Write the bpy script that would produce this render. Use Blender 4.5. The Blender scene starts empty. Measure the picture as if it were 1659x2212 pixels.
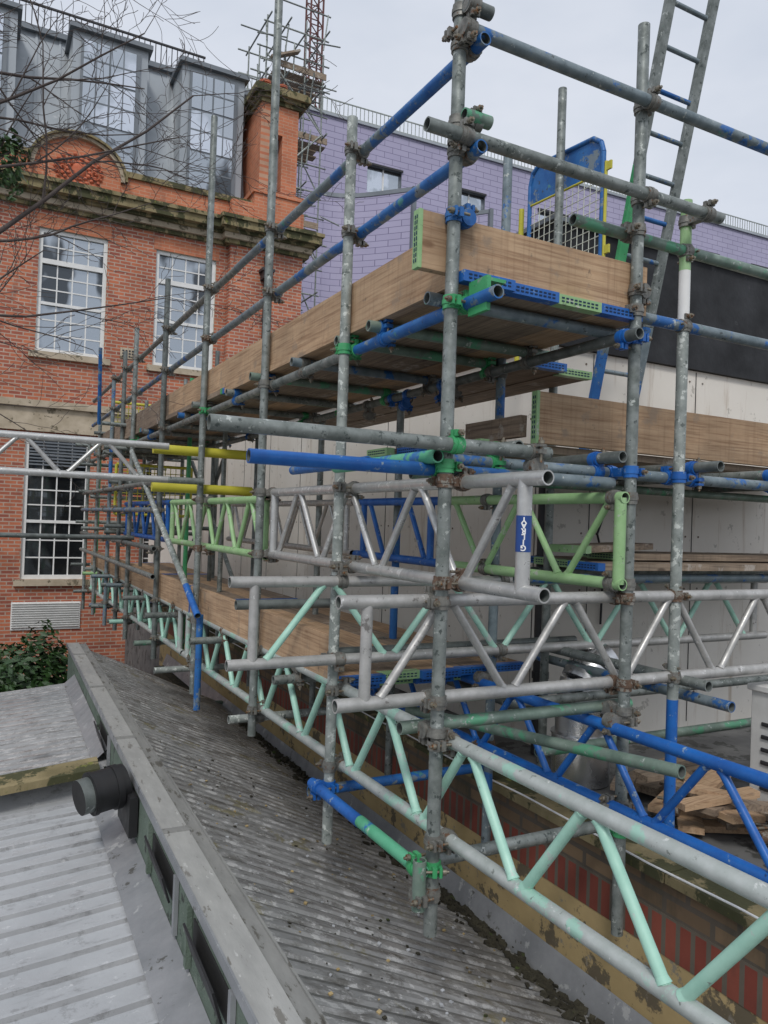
import bpy, math, random
from mathutils import Vector, Matrix
random.seed(7)
V=Vector
# ------------------------------------------------------------------ helpers
MATS={}
def nt(name):
    m=bpy.data.materials.new(name); m.use_nodes=True
    n=m.node_tree.nodes; l=m.node_tree.links
    b=n['Principled BSDF']
    MATS[name]=m
    return m,n,l,b
def objvec(n,l,scale=(1,1,1)):
    tc=n.new('ShaderNodeTexCoord'); mp=n.new('ShaderNodeMapping')
    mp.inputs['Scale'].default_value=scale
    l.new(tc.outputs['Object'],mp.inputs['Vector'])
    return mp.outputs['Vector']
def noise(n,l,vec,scale,detail=4,rough=.6):
    t=n.new('ShaderNodeTexNoise'); t.inputs['Scale'].default_value=scale
    t.inputs['Detail'].default_value=detail; t.inputs['Roughness'].default_value=rough
    l.new(vec,t.inputs['Vector']); return t.outputs['Fac']
def ramp(n,l,fac,stops):
    r=n.new('ShaderNodeValToRGB'); e=r.color_ramp.elements
    while len(e)<len(stops): e.new(0.5)
    for i,(p,c) in enumerate(stops):
        e[i].position=p; e[i].color=(c[0],c[1],c[2],1) if not isinstance(c,(int,float)) else (c,c,c,1)
    l.new(fac,r.inputs['Fac']); return r.outputs['Color']
def mix(n,l,fac,a,b,mode='MIX'):
    m=n.new('ShaderNodeMixRGB'); m.blend_type=mode
    for k,x in (('Fac',fac),('Color1',a),('Color2',b)):
        if isinstance(x,(int,float)): m.inputs[k].default_value=x
        elif isinstance(x,tuple): m.inputs[k].default_value=(x[0],x[1],x[2],1)
        else: l.new(x,m.inputs[k])
    return m.outputs['Color']
def bump(n,l,b,h,strength=.3,dist=.01):
    bp=n.new('ShaderNodeBump'); bp.inputs['Strength'].default_value=strength; bp.inputs['Distance'].default_value=dist
    l.new(h,bp.inputs['Height']); l.new(bp.outputs['Normal'],b.inputs['Normal'])
def paint(name,c1,c2,scale=6,rough=.5,metal=0.,patches=(),bs=.25,stretch=(1,1,1),bscale=60,bd=.002):
    m,n,l,b=nt(name); v=objvec(n,l,stretch)
    f=noise(n,l,v,scale); col=ramp(n,l,f,[(.3,c1),(.7,c2)])
    for i,(pc,thr,ps) in enumerate(patches):
        vv=n.new('ShaderNodeVectorMath'); vv.operation='ADD'; vv.inputs[1].default_value=(3.7*i+1.3,9.1*i,5.5*i)
        l.new(v,vv.inputs[0])
        pf=noise(n,l,vv.outputs['Vector'],ps,6,.68)
        k=ramp(n,l,pf,[(thr,0.),(min(.99,thr+.035),.9)])
        col=mix(n,l,k,col,pc)
    l.new(col,b.inputs['Base Color']); b.inputs['Metallic'].default_value=metal
    rr=ramp(n,l,f,[(.3,min(1,rough+.15)),(.7,max(0,rough-.12))])
    l.new(rr,b.inputs['Roughness'])
    if bs>0: bump(n,l,b,noise(n,l,v,bscale,3),bs,bd)
    return m
def flat(name,c,rough=.6,metal=0.,var=.12,scale=8):
    return paint(name,tuple(x*(1-var) for x in c),tuple(min(1,x*(1+var)) for x in c),scale,rough,metal,bs=0)
# tubes
CH=(.48,.51,.48)
paint('galv',(.13,.15,.14),(.29,.315,.30),16,.5,.35,[(CH,.61,26),((.06,.075,.07),.59,34),((.09,.26,.19),.68,7)])
paint('galv_dark',(.09,.105,.10),(.20,.22,.21),14,.5,.35,[((.38,.40,.39),.63,28),((.08,.2,.16),.66,9)])
paint('galv_green',(.12,.18,.145),(.24,.31,.26),12,.5,.25,[((.11,.36,.21),.54,6),(CH,.61,22)])
paint('galv_blue',(.12,.16,.18),(.24,.29,.31),14,.5,.25,[((.018,.13,.40),.55,5),((.11,.33,.23),.62,6),(CH,.63,24),((.06,.07,.07),.62,30)])
paint('galv_white',(.20,.225,.21),(.36,.39,.365),16,.55,.2,[((.60,.63,.59),.555,26),((.10,.12,.11),.60,28)])
paint('alu',(.43,.43,.42),(.60,.60,.58),16,.38,.6,[((.76,.76,.74),.60,24),((.24,.24,.23),.64,22)],.2)
paint('alu_worn',(.34,.34,.325),(.53,.52,.50),16,.45,.4,[((.38,.62,.50),.68,6),((.17,.16,.15),.63,20),((.68,.68,.66),.64,24)],.3)
paint('mint',(.31,.56,.45),(.42,.68,.56),10,.45,0,[((.50,.53,.50),.61,12),((.20,.24,.21),.64,26)])
paint('mint_alu',(.37,.41,.385),(.53,.56,.54),12,.45,.3,[((.37,.62,.51),.55,4),((.18,.20,.18),.63,26),((.68,.70,.68),.63,22)])
paint('lime',(.25,.43,.19),(.34,.53,.27),10,.45,0,[((.47,.48,.43),.60,14),((.10,.13,.09),.64,26)])
paint('blue',(.009,.085,.33),(.016,.14,.47),10,.42,0,[((.28,.36,.42),.62,18),((.01,.03,.10),.64,24)])
paint('blue_worn',(.012,.095,.32),(.025,.155,.42),10,.5,.05,[((.20,.24,.25),.55,9),((.09,.28,.25),.64,9),((.04,.05,.06),.61,26)])
paint('greenp',(.035,.27,.10),(.07,.38,.15),12,.45,0,[((.25,.3,.26),.60,18),((.05,.08,.05),.63,30)])
paint('greenblue',(.08,.36,.20),(.13,.44,.27),10,.5,0,[((.02,.12,.40),.55,3.5),((.45,.54,.46),.63,18)])
paint('yellowp',(.46,.43,.035),(.58,.53,.06),5,.5,0,[((.16,.18,.12),.63,14)],.1)
paint('rust',(.085,.055,.04),(.19,.12,.08),40,.7,.3,[((.26,.25,.22),.52,50)])
paint('coup_galv',(.12,.12,.11),(.27,.265,.24),30,.55,.4,[((.17,.085,.045),.59,40)])
paint('bolt',(.14,.12,.10),(.32,.29,.22),60,.45,.6,[((.26,.12,.05),.56,60)],0)
flat('dark_in',(.02,.02,.02),.9)
def wood(name,axis,c1,c2,dark,patch=(),knots=True):
    m,n,l,b=nt(name)
    st=[16,16,16]; st[axis]=.8
    v=objvec(n,l,tuple(st)); f=noise(n,l,v,2.6,6,.66)
    col=ramp(n,l,f,[(.28,c1),(.72,c2)])
    st2=[30,30,30]; st2[axis]=1.0
    g2=noise(n,l,objvec(n,l,tuple(st2)),3,4,.6)
    col=mix(n,l,ramp(n,l,g2,[(.48,0.),(.64,.6)]),col,dark)
    if knots:
        vo=n.new('ShaderNodeTexVoronoi'); vo.inputs['Scale'].default_value=1
        st3=[6,6,6]; st3[axis]=2.6
        l.new(objvec(n,l,tuple(st3)),vo.inputs['Vector'])
        col=mix(n,l,ramp(n,l,vo.outputs['Distance'],[(.05,.85),(.1,0.)]),col,dark)
    # cross-cut saw marks
    st4=[2,2,2]; st4[axis]=60
    col=mix(n,l,ramp(n,l,noise(n,l,objvec(n,l,tuple(st4)),1,3,.6),[(.52,0.),(.68,.28)]),col,dark)
    bb=ramp(n,l,noise(n,l,objvec(n,l,(1,1,1)),1.9,5,.65),[(.3,.66),(.7,1.12)])
    col=mix(n,l,1.,col,bb,'MULTIPLY')
    for (pc,thr,ps) in patch:
        k=ramp(n,l,noise(n,l,objvec(n,l,(1,1,1)),ps,5,.7),[(thr,0.),(thr+.06,.75)]); col=mix(n,l,k,col,pc)
    l.new(col,b.inputs['Base Color']); b.inputs['Roughness'].default_value=.8
    bump(n,l,b,f,.35,.004)
WA=(.43,.275,.16);WB=(.57,.40,.25);WD=(.23,.125,.065)
sc_=[((.28,.21,.15),.58,5),((.14,.11,.08),.65,11)]
wood('wood_x',0,WA,WB,WD,sc_); wood('wood_y',1,WA,WB,WD,sc_)
wood('wood_old',1,(.20,.15,.11),(.36,.27,.19),(.09,.06,.045),[((.40,.36,.31),.58,6)])
wood('wood_oldx',0,(.24,.18,.13),(.41,.32,.23),(.10,.07,.05),[((.45,.41,.36),.58,6)])
# brick
def brick(name,plane,c1,c2,mortar,bw=.225,bh=.075,ms=.008,stain=(.08,.06,.05),st=.62):
    m,n,l,b=nt(name)
    tc=n.new('ShaderNodeTexCoord'); sp=n.new('ShaderNodeSeparateXYZ'); cb=n.new('ShaderNodeCombineXYZ')
    l.new(tc.outputs['Object'],sp.inputs[0])
    l.new(sp.outputs[plane],cb.inputs['X']); l.new(sp.outputs['Z'],cb.inputs['Y'])
    t=n.new('ShaderNodeTexBrick'); t.inputs['Scale'].default_value=1
    t.inputs['Brick Width'].default_value=bw; t.inputs['Row Height'].default_value=bh; t.inputs['Mortar Size'].default_value=ms
    t.inputs['Color1'].default_value=(*c1,1); t.inputs['Color2'].default_value=(*c2,1); t.inputs['Mortar'].default_value=(*mortar,1)
    t.inputs['Bias'].default_value=0.
    l.new(cb.outputs[0],t.inputs['Vector'])
    v=objvec(n,l)
    big=ramp(n,l,noise(n,l,v,1.3,5,.7),[(.3,.72),(.7,1.18)])
    col=mix(n,l,1.,t.outputs['Color'],big,'MULTIPLY')
    k=ramp(n,l,noise(n,l,objvec(n,l,(1,1,.45)),1.6,6,.7),[(st,0.),(st+.12,.7)])
    col=mix(n,l,k,col,stain)
    l.new(col,b.inputs['Base Color']); b.inputs['Roughness'].default_value=.85
    bump(n,l,b,t.outputs['Fac'],-.4,.01)
    return m
BR1=(.52,.165,.08);BR2=(.30,.085,.055)
brick('brick_x','X',BR1,BR2,(.44,.33,.26),ms=.011,stain=(.16,.09,.07),st=.57); brick('brick_y','Y',BR1,BR2,(.42,.32,.25))
brick('brick_orange','X',(.57,.20,.10),(.49,.165,.085),(.50,.30,.20),.225,.075,.007,(.22,.11,.075),.56)
brick('brick_orange_y','Y',(.57,.20,.10),(.49,.165,.085),(.50,.30,.20),.225,.075,.007,(.22,.11,.075),.56)
brick('brick_par','Y',(.15,.10,.06),(.23,.155,.09),(.11,.09,.07),.225,.075,.012,(.04,.04,.025),.48)
brick('brick_soldier','Y',(.20,.045,.03),(.28,.08,.05),(.13,.11,.085),.07,.3,.011,(.05,.035,.03),.52)
paint('buff',(.32,.24,.11),(.46,.345,.17),3,.9,0,[((.10,.085,.06),.54,5),((.22,.2,.16),.6,9)],.4)
paint('stone',(.36,.30,.215),(.52,.44,.33),4,.85,0,[((.13,.11,.07),.56,5)],.3,(1,1,1),20,.01)
paint('stone_moss',(.17,.14,.07),(.32,.26,.14),4,.9,0,[((.045,.05,.02),.48,4),((.17,.18,.04),.62,7)],.5,(1,1,.6),20,.015)
paint('terracotta',(.46,.12,.06),(.58,.17,.085),6,.75,0,[((.2,.06,.04),.6,9)],.5,(1,1,1),20,.02)
paint('zinc',(.31,.34,.365),(.39,.42,.445),.8,.40,.3,[((.44,.46,.48),.62,2),((.24,.26,.28),.64,3)],.1)
paint('zinc_dark',(.15,.17,.19),(.20,.22,.24),1,.45,.3,bs=0)
flat('white_paint',(.74,.74,.72),.5,0,.06)
paint('lead',(.21,.22,.23),(.33,.34,.355),5,.42,.2,[((.44,.45,.45),.6,8),((.09,.09,.08),.62,9)],.4)
def glass(name,c,lo,thr=.5,r=.04):
    m,n,l,b=nt(name); v=objvec(n,l,(1,1,.6))
    col=ramp(n,l,noise(n,l,v,.9,3),[(thr-.03,lo),(thr+.03,c)])
    l.new(col,b.inputs['Base Color']); b.inputs['Metallic'].default_value=.75; b.inputs['Roughness'].default_value=r
    bump(n,l,b,noise(n,l,v,1.5,2),.06,.05)
glass('glass',(.38,.42,.46),(.08,.09,.10),.49); glass('glass_pale',(.64,.68,.74),(.46,.50,.54)); glass('glass_dark',(.12,.135,.145),(.04,.045,.05))
def tiles():
    m,n,l,b=nt('purple_tile')
    tc=n.new('ShaderNodeTexCoord'); sp=n.new('ShaderNodeSeparateXYZ'); cb=n.new('ShaderNodeCombineXYZ')
    l.new(tc.outputs['Object'],sp.inputs[0]); l.new(sp.outputs['X'],cb.inputs['X']); l.new(sp.outputs['Z'],cb.inputs['Y'])
    t=n.new('ShaderNodeTexBrick'); t.offset=.5; t.inputs['Scale'].default_value=1
    t.inputs['Brick Width'].default_value=.90; t.inputs['Row Height'].default_value=.30; t.inputs['Mortar Size'].default_value=.014
    t.inputs['Color1'].default_value=(.385,.36,.50,1); t.inputs['Color2'].default_value=(.355,.33,.47,1); t.inputs['Mortar'].default_value=(.15,.135,.23,1)
    l.new(cb.outputs[0],t.inputs['Vector']); 
    big=ramp(n,l,noise(n,l,objvec(n,l),.15,3),[(.3,.9),(.7,1.1)])
    l.new(mix(n,l,1.,t.outputs['Color'],big,'MULTIPLY'),b.inputs['Base Color']); b.inputs['Roughness'].default_value=.35
tiles()
def hoard():
    m,n,l,b=nt('white_render'); v=objvec(n,l)
    col=ramp(n,l,noise(n,l,v,1.2,5),[(.3,(.66,.62,.55)),(.7,(.77,.735,.67))])
    k=ramp(n,l,noise(n,l,objvec(n,l,(7,7,.6)),1.4,6,.7),[(.57,0.),(.72,.6)])
    col=mix(n,l,k,col,(.32,.22,.13))
    k=ramp(n,l,noise(n,l,v,9,5,.7),[(.62,0.),(.66,.5)]); col=mix(n,l,k,col,(.25,.23,.19))
    l.new(col,b.inputs['Base Color']); b.inputs['Roughness'].default_value=.7
hoard()
paint('black_band',(.008,.009,.011),(.022,.023,.026),3,.7,0,[((.05,.05,.055),.64,4)],.3,(1,1,1),12,.01)
# roofs
def roofm(name,c1,c2,dirt,white,tw=.62,td=.52,moss=.66,wet=(.12,.52)):
    m,n,l,b=nt(name); v=objvec(n,l)
    col=ramp(n,l,noise(n,l,v,1.3,5,.7),[(.32,c1),(.68,c2)])
    col=mix(n,l,ramp(n,l,noise(n,l,objvec(n,l,(1.6,5,1.6)),2.4,6,.75),[(td,0.),(td+.14,.75)]),col,dirt)
    col=mix(n,l,ramp(n,l,noise(n,l,objvec(n,l,(3,5,3)),3.4,7,.8),[(tw,0.),(tw+.03,.75)]),col,white)
    col=mix(n,l,ramp(n,l,noise(n,l,v,9,6,.8),[(.57,0.),(.63,.55)]),col,dirt)
    col=mix(n,l,ramp(n,l,noise(n,l,v,2.1,7,.8),[(moss,0.),(moss+.05,.7)]),col,(.16,.14,.06))
    l.new(col,b.inputs['Base Color'])
    l.new(ramp(n,l,noise(n,l,v,2.2,4),[(.40,wet[0]),(.62,wet[1])]),b.inputs['Roughness'])
    bump(n,l,b,noise(n,l,v,40,4),.35,.004)
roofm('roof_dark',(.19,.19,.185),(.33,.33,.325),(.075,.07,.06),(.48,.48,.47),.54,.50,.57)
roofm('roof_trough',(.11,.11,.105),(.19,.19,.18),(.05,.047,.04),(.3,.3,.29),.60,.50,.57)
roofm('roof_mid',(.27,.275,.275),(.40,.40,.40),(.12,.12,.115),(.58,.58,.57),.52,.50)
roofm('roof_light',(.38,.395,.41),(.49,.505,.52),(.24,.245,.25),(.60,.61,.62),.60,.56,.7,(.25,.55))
roofm('roof_side',(.23,.235,.24),(.32,.325,.33),(.12,.12,.12),(.4,.4,.4),.62,.52,.7)  # darker rib faces: dirt, plus the shadow line beside each rib put into colour
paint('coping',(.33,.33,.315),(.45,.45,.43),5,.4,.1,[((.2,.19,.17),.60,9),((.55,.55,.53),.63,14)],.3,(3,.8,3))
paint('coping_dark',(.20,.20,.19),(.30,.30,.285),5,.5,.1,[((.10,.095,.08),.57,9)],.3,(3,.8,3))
paint('felt',(.085,.12,.09),(.14,.18,.145),6,.95,0,[((.20,.23,.195),.62,14),((.035,.04,.035),.58,9)],.8,(1,1,1),120,.006)
paint('moss',(.02,.018,.012),(.055,.05,.03),12,.95,0,[((.05,.08,.012),.62,8),((.3,.22,.12),.72,40)],1.,(1,1,1),40,.02)
paint('ground',(.08,.08,.075),(.13,.13,.12),.6,.95,bs=0)
paint('rooffloor',(.09,.09,.09),(.17,.17,.165),3,.8,0,[((.05,.05,.045),.54,5)],.4)
flat('black_plastic',(.012,.012,.013),.55)
flat('black_metal',(.03,.03,.033),.5)
flat('bark',(.075,.06,.055),.9)
paint('leaf',(.018,.05,.014),(.05,.11,.03),7,.4,bs=0)
paint('leaf2',(.04,.09,.02),(.09,.16,.045),7,.45,bs=0)
flat('crane_red',(.12,.04,.035),.6)
flat('blue_label',(.015,.06,.24),.4); flat('label_white',(.8,.8,.8),.5)
flat('mesh_wire',(.55,.57,.5),.5)
paint('duct',(.55,.56,.57),(.7,.71,.72),3,.28,.9)
flat('cabinet',(.62,.62,.60),.5)
flat('slot',(.01,.03,.08),.9)

class MB:
    def __init__(s): s.v=[];s.f=[];s.m=[];s.sm=[];s.ml=[]
    def mi(s,m):
        if m not in s.ml: s.ml.append(m)
        return s.ml.index(m)
    def add(s,vs,fs,mat,sm=False):
        o=len(s.v); s.v+= [tuple(x) for x in vs]; k=s.mi(mat)
        for f in fs: s.f.append(tuple(i+o for i in f)); s.m.append(k); s.sm.append(sm)
    def tube(s,a,b,r,mat,n=14,hollow=False,r1=None,caps=True,endmat=None):
        a=V(a);b=V(b);d=(b-a)
        if d.length<1e-6: return
        d.normalize(); up=V((0,0,1)) if abs(d.z)<.9 else V((1,0,0))
        x=d.cross(up).normalized(); y=d.cross(x)
        r1=r if r1 is None else r1
        cs=[(math.cos(2*math.pi*i/n),math.sin(2*math.pi*i/n)) for i in range(n)]
        def ring(p,rr): return [p+x*(c*rr)+y*(q*rr) for c,q in cs]
        vs=ring(a,r)+ring(b,r1)
        s.add(vs,[(i,(i+1)%n,n+(i+1)%n,n+i) for i in range(n)],mat,True)
        if hollow:
            for p,sg in ((a,1),(b,-1)):
                o=ring(p,r); i1=ring(p,r*.80); i2=ring(p+d*sg*.07,r*.80)
                fs=[(i,(i+1)%n,n+(i+1)%n,n+i) for i in range(n)]
                if sg<0: fs=[f[::-1] for f in fs]
                s.add(o+i1,fs,endmat or mat)
                s.add(i1+i2,fs,'galv_dark',True)
                s.add(i2,[tuple(range(n))],'dark_in')
        elif caps:
            s.add(ring(a,r),[tuple(range(n))],mat); s.add(ring(b,r1),[tuple(range(n))[::-1]],mat)
    def box(s,x0,x1,y0,y1,z0,z1,mat,faces='all'):
        vs=[(x0,y0,z0),(x1,y0,z0),(x1,y1,z0),(x0,y1,z0),(x0,y0,z1),(x1,y0,z1),(x1,y1,z1),(x0,y1,z1)]
        s.add(vs,[(0,3,2,1),(4,5,6,7),(0,1,5,4),(1,2,6,5),(2,3,7,6),(3,0,4,7)],mat)
    def obox(s,c,ax,h,mat):
        c=V(c); A=[V(a).normalized() for a in ax]
        vs=[]
        for dz in(-1,1):
            for dx,dy in((-1,-1),(1,-1),(1,1),(-1,1)): vs.append(c+A[0]*dx*h[0]+A[1]*dy*h[1]+A[2]*dz*h[2])
        s.add(vs,[(0,3,2,1),(4,5,6,7),(0,1,5,4),(1,2,6,5),(2,3,7,6),(3,0,4,7)],mat)
    def beam(s,a,b,w,h,mat):
        a=V(a);b=V(b);d=(b-a).normalized(); up=V((0,0,1)) if abs(d.z)<.95 else V((1,0,0))
        x=d.cross(up).normalized(); y=x.cross(d)
        s.obox((a+b)/2,(d,x,y),((b-a).length/2,w/2,h/2),mat)
    def path(s,pts,r,mat,n=8):
        for i in range(len(pts)-1): s.tube(pts[i],pts[i+1],r,mat,n)
    def build(s,name,parent=None,bevel=0):
        me=bpy.data.meshes.new(name); me.from_pydata(s.v,[],s.f)
        for m in s.ml: me.materials.append(MATS[m])
        me.polygons.foreach_set('material_index',s.m); me.polygons.foreach_set('use_smooth',s.sm); me.update()
        o=bpy.data.objects.new(name,me); bpy.context.collection.objects.link(o)
        if parent: o.parent=parent
        if bevel:
            bv=o.modifiers.new('b','BEVEL'); bv.width=bevel; bv.segments=2; bv.limit_method='ANGLE'
        return o
def empty(name,loc=(0,0,0)):
    o=bpy.data.objects.new(name,None); bpy.context.collection.objects.link(o); o.location=loc; return o

# ------------------------------------------------------------------ camera  (eye level is z=0)
yaw=math.radians(28); pitch=math.radians(.85); th=math.radians(2.0)
F=V((math.sin(yaw)*math.cos(pitch),math.cos(yaw)*math.cos(pitch),math.sin(pitch)))
R0=V((math.cos(yaw),-math.sin(yaw),0)); U0=R0.cross(F)
R=R0*math.cos(th)+U0*math.sin(th); U=-R0*math.sin(th)+U0*math.cos(th)
cam=bpy.data.cameras.new('camera'); co=bpy.data.objects.new('camera',cam); bpy.context.collection.objects.link(co)
co.matrix_world=Matrix(((R.x,U.x,-F.x,0),(R.y,U.y,-F.y,0),(R.z,U.z,-F.z,0),(0,0,0,1)))
cam.sensor_fit='VERTICAL'; cam.sensor_height=36; cam.lens=36*1650/2212; cam.clip_start=.05; cam.clip_end=3000
bpy.context.scene.camera=co

# ------------------------------------------------------------------ world
sc=bpy.context.scene
w=bpy.data.worlds.new('World'); sc.world=w; w.use_nodes=True
n=w.node_tree.nodes; l=w.node_tree.links; bg=n['Background']
sky=n.new('ShaderNodeTexSky'); sky.sky_type='NISHITA'; sky.sun_disc=False
SE=math.radians(48); SR=math.radians(215)
sky.sun_elevation=SE; sky.sun_rotation=SR; sky.dust_density=4; sky.air_density=1.2
hs=n.new('ShaderNodeHueSaturation'); hs.inputs['Saturation'].default_value=.4; l.new(sky.outputs[0],hs.inputs['Color'])
tc=n.new('ShaderNodeTexCoord'); mp=n.new('ShaderNodeMapping'); mp.inputs['Scale'].default_value=(1,1,2.5); l.new(tc.outputs['Generated'],mp.inputs['Vector'])
cf=noise(n,l,mp.outputs['Vector'],1.8,5,.6)
cl=ramp(n,l,cf,[(.3,(5.2,5.7,6.6)),(.7,(6.8,7.1,7.8))])
mx=mix(n,l,.88,hs.outputs[0],cl)
l.new(mx,bg.inputs['Color']); bg.inputs['Strength'].default_value=.122
sun=bpy.data.lights.new('sun','SUN'); so=bpy.data.objects.new('sun',sun); bpy.context.collection.objects.link(so)
sun.energy=1.5; sun.angle=math.radians(12); sun.color=(1,.97,.93)
sd=V((math.sin(SR)*math.cos(SE),math.cos(SR)*math.cos(SE),math.sin(SE)))
so.rotation_euler=sd.to_track_quat('Z','Y').to_euler()
sc.view_settings.view_transform='Standard'; sc.view_settings.look='None'; sc.view_settings.exposure=0

# ------------------------------------------------------------------ ground
g=MB(); g.add([(-900,-900,-5.2),(900,-900,-5.2),(900,900,-5.2),(-900,900,-5.2)],[(0,1,2,3)],'ground'); g.build('ground')

# ------------------------------------------------------------------ SCAFFOLDING
SC=empty('scaffolding')
r=.0242
std=MB(); led=MB(); cp=MB(); bd=MB(); tb=MB()
def coupler(p,d1,q,d2,mat=None):
    p=V(p);q=V(q);d1=V(d1).normalized();d2=V(d2).normalized()
    mat=mat or random.choice(['coup_galv','coup_galv','coup_galv','coup_galv','rust'])
    if mat=='rust' and random.random()<.5: mat='coup_galv'
    for c,d,o in((p,d1,q),(q,d2,p)):
        cp.tube(c-d*.024,c+d*.024,.0305,mat,14)
        cp.tube(c-d*.008,c+d*.008,.0335,mat,14)
        e=(o-c); e=e-d*e.dot(d)
        e=e.normalized() if e.length>1e-5 else V((1,0,0))
        s_=d.cross(e).normalized()*random.choice((-1,1))
        lug=c+s_*.040
        cp.obox(lug,(d,s_,e),(.017,.012,.008),mat)
        cp.obox(lug-e*.022,(d,s_,e),(.017,.011,.005),mat)
        cp.tube(lug-e*.052,lug+e*.040,.0055,'bolt',6)
        cp.tube(lug-e*.042,lug-e*.029,.0115,'bolt',6)
    m=(p+q)/2; e=(q-p)
    if e.length>.02:
        e.normalize(); cp.obox(m,(e,d1,e.cross(d1)),((q-p).length/2-.015,.018,.018),mat)
OX=1.455; IX=2.35
outer=[
 (2.284,2.45,-1.435,'galv'),(3.178,1.86,-1.457,'galv_white'),(4.28,3.7,-1.26,'galv'),(5.66,3.0,-1.31,'galv'),
 (7.09,2.16,-1.3,'galv_dark'),(8.6,2.03,-1.35,'galv'),(9.3,1.9,-1.35,'galv_dark'),(10.1,1.75,-1.4,'galv_blue'),(11.2,1.3,-1.4,'galv'),(12.3,1.05,-1.45,'galv')]
for y,zt,zb,m in outer: std.tube((OX,y,zb),(OX,y,zt),r,m,18,True)
inner=[(2.284,2.09,-1.63,'galv'),(3.19,1.96,-1.66,'galv_blue'),(4.24,.80,-1.6,'galv'),(5.5,.8,-1.6,'galv'),(7.05,1.7,-1.6,'galv_dark'),(8.6,1.9,-1.6,'galv_dark'),(10.1,1.8,-1.6,'galv'),(11.6,1.6,-1.6,'galv')]
for y,zt,zb,m in inner: std.tube((IX,y,zb),(IX,y,zt),r,m,18,True)
std.tube((IX,4.24,-.75),(IX,4.24,-.02),r*1.03,'blue_worn',16)
std.tube((2.695,2.34,-1.3),(2.695,2.34,-.72),r,'blue',18,True)
std.tube((2.695,2.34,-.72),(2.695,2.34,.93),r,'galv_white',18); std.tube((2.695,2.34,.93),(2.695,2.34,1.15),r*1.005,'white_paint',18)
std.tube((2.695,2.34,1.15),(2.695,2.34,1.46),r,'lime',18,True)
std.tube((2.84,3.36,-1.35),(2.84,3.36,2.5),r,'galv',16,True)
std.tube((OX-.02,5.45,-1.38),(OX-.02,5.45,-.7),r,'blue_worn',16,True)
def ty(x,z,y0,y1,m,c=True,rr=r): led.tube((x,y0,z),(x,y1,z),rr,m,16,True)
def tx(y,z,x0,x1,m,rr=r): led.tube((x0,y,z),(x1,y,z),rr,m,16,True)
RX=OX-.052
ty(OX+.052,1.71,2.2,2.95,'blue_worn'); ty(OX+.052,1.713,2.95,5.1,'galv_blue'); ty(OX+.052,1.71,5.1,12.4,'galv')
ty(OX+.052,1.33,2.2,3.4,'blue_worn'); ty(OX+.052,1.335,3.4,12.4,'galv_blue')
for z in(1.71,1.33):
    for y,zt,zb,m in outer:
        if zt>z: coupler((OX,y,z),(0,0,1),(OX+.052,y,z),(0,1,0))
YF=2.284
tx(YF-.052,1.745,1.47,4.6,'galv_blue'); tx(YF-.052,1.365,1.30,2.78,'galv')
tx(YF+.055,1.237,2.05,4.6,'galv_green'); tx(YF+.055,.906,2.28,4.6,'galv_blue')
for z in(1.745,1.365):
    for x in(OX,IX): coupler((x,YF,z),(0,0,1),(x,YF-.052,z),(1,0,0),'coup_galv')
for z in(1.237,.906):
    coupler((IX,YF,z),(0,0,1),(IX,YF+.055,z),(1,0,0)); coupler((2.695,2.34,z),(0,0,1),(2.695,YF+.055,z),(1,0,0),'coup_galv')
coupler((2.695,2.34,1.365),(0,0,1),(2.695,YF-.052,1.365),(1,0,0))
coupler((OX,YF,1.83),(0,0,1),(OX+.01,YF-.055,1.83),(1,0,0),'coup_galv'); coupler((OX,YF,1.10),(0,0,1),(OX+.05,YF,1.10),(0,1,0),'blue_worn')
coupler((IX,YF,.99),(0,0,1),(IX+.03,YF,.99),(0,1,0)); coupler((OX,YF,1.43),(0,0,1),(OX+.05,YF-.03,1.43),(1,0,0))
tx(YF-.05,1.44,1.45,1.56,'galv_green'); tx(YF-.05,1.83,1.44,1.55,'galv_dark')
# upper deck
ty(OX+.055,.79,2.08,3.2,'blue_worn'); ty(OX+.055,.792,3.2,12.4,'galv')
ty(IX-.06,.79,2.2,5.0,'galv_dark'); ty(IX-.06,.788,5.0,12.4,'galv')
for i,(y,m) in enumerate([(2.42,'galv_blue'),(2.9,'galv_green'),(3.23,'galv_green'),(3.8,'galv_blue'),(4.34,'galv_green'),(5.0,'galv'),(5.72,'galv'),(6.4,'blue_worn'),(7.15,'galv'),(7.9,'galv'),(8.7,'galv'),(9.6,'galv'),(10.5,'galv'),(11.4,'galv')]):
    tx(y,.838,OX-.02-(.05 if i in(4,6) else 0),IX+.1+(.4 if i in(2,3,5) else 0),m)
    if i not in(0,): 
        coupler((OX+.055,y,.79),(0,1,0),(OX+.055,y,.838),(1,0,0),random.choice(['greenp','coup_galv','coup_galv','blue_worn'])); coupler((IX-.06,y,.79),(0,1,0),(IX-.06,y,.838),(1,0,0),random.choice(['blue_worn','greenp','coup_galv','coup_galv']))
for j,(y,zt,zb,m) in enumerate(outer): coupler((OX,y,.79),(0,0,1),(OX+.055,y,.79),(0,1,0),['greenp','greenp','coup_galv','greenp','coup_galv','greenp','coup_galv','blue','coup_galv','coup_galv'][j])
for j,(y,zt,zb,m) in enumerate(inner): coupler((IX,y,.79),(0,0,1),(IX-.06,y,.79),(0,1,0),['blue','coup_galv','blue','coup_galv','coup_galv','coup_galv','coup_galv','coup_galv'][j])
for y in(3.55,3.65,4.05,4.6): coupler((IX-.06,y,.79),(0,1,0),(IX-.06+random.uniform(-.02,.02),y+.01,.725),(random.uniform(-.3,.3),1,random.uniform(-.8,.8)),random.choice(['rust','blue','coup_galv']))
cp.obox((1.51,2.19,.80),((1,0,0),(0,1,0),(0,0,1)),(.008,.055,.06),'greenp'); cp.obox((1.545,2.19,.85),((1,0,0),(0,1,0),(0,0,1)),(.04,.05,.006),'greenp')
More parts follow.
